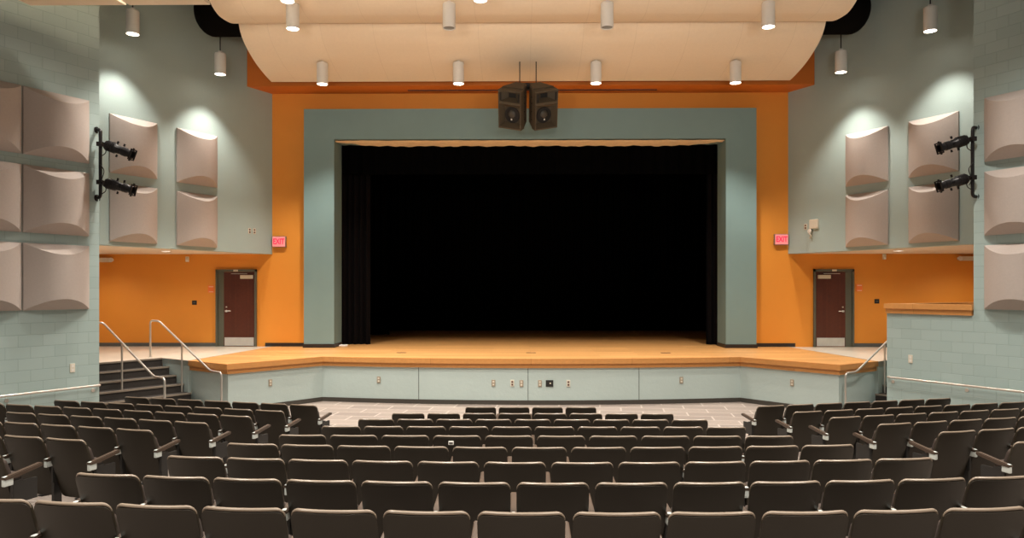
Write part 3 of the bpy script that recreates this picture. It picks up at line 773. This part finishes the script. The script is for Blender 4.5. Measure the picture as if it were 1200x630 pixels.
# ------------------------------------------------------------------ auditorium seats
def bake(bm, mods):
    bmesh.ops.recalc_face_normals(bm, faces=bm.faces[:])
    me = bpy.data.meshes.new('tmp'); bm.to_mesh(me); bm.free()
    o = bpy.data.objects.new('tmp', me); COL.objects.link(o)
    for ty, kw in mods:
        m = o.modifiers.new('m', ty)
        for k, v in kw.items(): setattr(m, k, v)
    dg = bpy.context.evaluated_depsgraph_get(); dg.update()
    out = bpy.data.meshes.new_from_object(o.evaluated_get(dg)); bpy.data.objects.remove(o); bpy.data.meshes.remove(me)
    for p in out.polygons: p.use_smooth = True
    out.set_sharp_from_angle(angle=math.radians(40))
    return out
SEAT_TOP = .812
def back_grid(W, z0, z1, r, yb, yt, curve, off=0.0, nu=14):
    zs = [z0, z0 + r * .3, z0 + r]
    zs += [z0 + r + (z1 - z0 - 2 * r) * k / 5 for k in range(1, 6)]
    zs += [z1 - r + r * math.sin(PI / 2 * k / 6) for k in range(1, 7)]
    g = []
    for z in zs:
        v = (z - z0) / (z1 - z0)
        hw = W * (.93 + .07 * min(1, v * 1.4))
        if z > z1 - r: hw = hw - r + math.sqrt(max(0, r * r - (z - z1 + r) ** 2))
        if z < z0 + r: hw = hw - r + math.sqrt(max(0, r * r - (z0 + r - z) ** 2))
        row = []
        for i in range(nu + 1):
            u = -1 + 2 * i / nu; x = u * hw
            y = yb + (yt - yb) * v + curve * (x / W) ** 2 + off
            row.append((x, y, z))
        g.append(row)
    return g
def mk(name, me, m):
    me.name = name; me.materials.clear(); me.materials.append(m); return me
bm = bmesh.new(); sheet(bm, back_grid(.243, .22, SEAT_TOP, .045, .09, -.10, .032))
ME_back = mk('backrest', bake(bm, [('SOLIDIFY', dict(thickness=.032, offset=0)), ('BEVEL', dict(width=.015, segments=3, limit_method='ANGLE', angle_limit=.9))]), M['shell'])
bm = bmesh.new(); sheet(bm, back_grid(.222, .36, SEAT_TOP - .07, .04, .085, -.06, .03, .025))
ME_pad = mk('back_pad', bake(bm, [('SOLIDIFY', dict(thickness=.04, offset=0)), ('BEVEL', dict(width=.014, segments=2, limit_method='ANGLE', angle_limit=.9))]), M['pad'])
bm = bmesh.new(); sheet(bm, back_grid(.218, .24, .60, .05, .17, .125, -.01))
ME_seat = mk('seat', bake(bm, [('SOLIDIFY', dict(thickness=.07, offset=0)), ('BEVEL', dict(width=.02, segments=2, limit_method='ANGLE', angle_limit=.9))]), M['pad'])
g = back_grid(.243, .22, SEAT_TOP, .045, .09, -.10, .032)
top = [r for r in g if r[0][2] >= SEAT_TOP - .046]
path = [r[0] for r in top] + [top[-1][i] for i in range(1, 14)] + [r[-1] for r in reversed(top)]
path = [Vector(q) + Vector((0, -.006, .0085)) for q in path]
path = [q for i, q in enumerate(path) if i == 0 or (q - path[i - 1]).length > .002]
bm = bmesh.new(); tube(bm, path, [.003 + .007 * min(1, min(i, len(path) - 1 - i) / 6) for i in range(len(path))], 8)  # thin tube added along the back's top to draw its highlight
ME_highlight = mk('top_highlight', bake(bm, []), M['rim_highlight'])
def mesh_of(bm, name, m, smooth=40):
    bmesh.ops.recalc_face_normals(bm, faces=bm.faces[:])
    me = bpy.data.meshes.new(name); bm.to_mesh(me); bm.free(); me.materials.append(m)
    for p in me.polygons: p.use_smooth = True
    me.set_sharp_from_angle(angle=math.radians(smooth)); return me
bm = bmesh.new(); box(bm, (-.016, .03, 0), (.016, .12, .56)); box(bm, (-.03, -.06, 0), (.03, .2, .014)); box(bm, (-.014, .02, .36), (.014, .26, .54))
ME_leg = mesh_of(bm, 'leg', M['black'])
bm = bbox((-.017, -.06, .525), (.017, .03, .612), .008); ME_brk = mesh_of(bm, 'bracket', M['bracket'])
bm = bmesh.new()
pr = [(-.07, .605), (.30, .66), (.315, .65), (.31, .625), (.05, .585), (-.06, .58)]
lo = [bm.verts.new((-.026, a, b)) for a, b in pr]; hi = [bm.verts.new((.026, a, b)) for a, b in pr]
bm.faces.new(lo); bm.faces.new(hi[::-1])
for i in range(len(pr)): bm.faces.new([lo[i], lo[(i + 1) % len(pr)], hi[(i + 1) % len(pr)], hi[i]])
bmesh.ops.bevel(bm, geom=bm.edges[:], offset=.007, segments=2, affect='EDGES'); ME_arm = mesh_of(bm, 'armrest', M['arm'])
HX = .2665
def part(name, me, parent, x=0):
    o = bpy.data.objects.new(name, me); o.location = (x, 0, 0); o.parent = parent; COL.objects.link(o); return o
def seat_thing(x, y, rz, sx, sides, label, group, z=None):
    t = thing('auditorium_seat', label, 'seat', (x, y, rake(x, y) if z is None else z), rz, group); t.scale = (sx, 1, 1)
    bk = part('backrest', ME_back, t); part('top_highlight', ME_highlight, bk); part('back_pad', ME_pad, t); part('seat', ME_seat, t)
    for s in sides:
        leg = part('leg', ME_leg, t, s * HX); part('bracket', ME_brk, leg); part('armrest', ME_arm, t, s * HX)
    return t
rowsC = [(4.05, 14, .527, .0022), (4.95, 13, .53, .020), (5.85, 12, .535, .020), (6.75, 11, .545, .018), (7.65, 10, .54, .004), (8.55, 10, .497, .003), (9.45, 9, .503, .003), (10.35, 8, .499, .0), (11.25, 4, .509, .0)]
rowsC[0] = (4.05, 14, .527, .020)
for ri, (Y, n, p, k) in enumerate(rowsC):
    rk = 8 - ri
    xc = [0.02, -.03, -.024, -.075, -.095, -.1, -.09, -.077, -.088][ri]
    for i in range(n):
        a = (i - (n - 1) / 2) * p
        sag = k * a * a; ang = math.atan(2 * k * a)
        x = xc + a * (1 - .02 * (k > .01) * (abs(a) / 3.5)); y = Y + .1 + sag
        lab = "dark brown auditorium seat, %s from left in centre block's %s row from stage" % (ordn(i), ordn(rk))
        t = seat_thing(x, y, ang, p / .533, (-1, 1) if i == n - 1 else (-1,), lab, 'auditorium seats in the centre block', z=(11.0 - Y) * .08 if Y < 11 else 0)
        if rk == 5 and False: pass
        if ri == 3 + 1 and i == 3:
            o = obj('number_plate', bbox((-.085, -.118, .735), (-.03, -.1, .775), .004), M['white'], t)
            bm = bmesh.new(); box(bm, (-.077, -.121, .748), (-.04, -.117, .762)); obj('plate_mark', bm, M['base'], o)
side_rows = [(3.60, 11.42, 7, 7), (3.85, 10.6, 8, 8), (4.0, 9.72, 9, 8), (4.19, 8.82, 6, 5), (4.42, 7.95, 5, 4), (4.62, 7.06, 3, 3), (4.84, 6.2, 2, 0)]
TH = math.radians(14.7)
for sd, sn in ((-1, 'left'), (1, 'right')):
    for ri, (X0, Y0, nl, nr) in enumerate(side_rows):
        zrow = rake(X0, Y0)
        for i in range(nl if sd < 0 else nr):
            x = X0 + .520 * i * math.cos(TH); y = Y0 + .520 * i * math.sin(TH)
            lab = "dark brown auditorium seat, %s from aisle in %s block's %s row from stage" % (ordn(i), sn, ordn(ri))
            inner = -sd   # aisle side
            seat_thing(sd * x, y + .1, sd * TH, .975, (inner, -inner) if i == (nl if sd < 0 else nr) - 1 else (inner,), lab, 'auditorium seats in the %s block' % sn, z=zrow)

# ------------------------------------------------------------------ world and colour
w = bpy.data.worlds.new('house'); S.world = w; w.use_nodes = True
bg = w.node_tree.nodes['Background']; bg.inputs['Color'].default_value = (1.0, .93, .82, 1); bg.inputs['Strength'].default_value = .22
S.view_settings.view_transform = 'Standard'; S.view_settings.look = 'None'; S.view_settings.exposure = 0.2
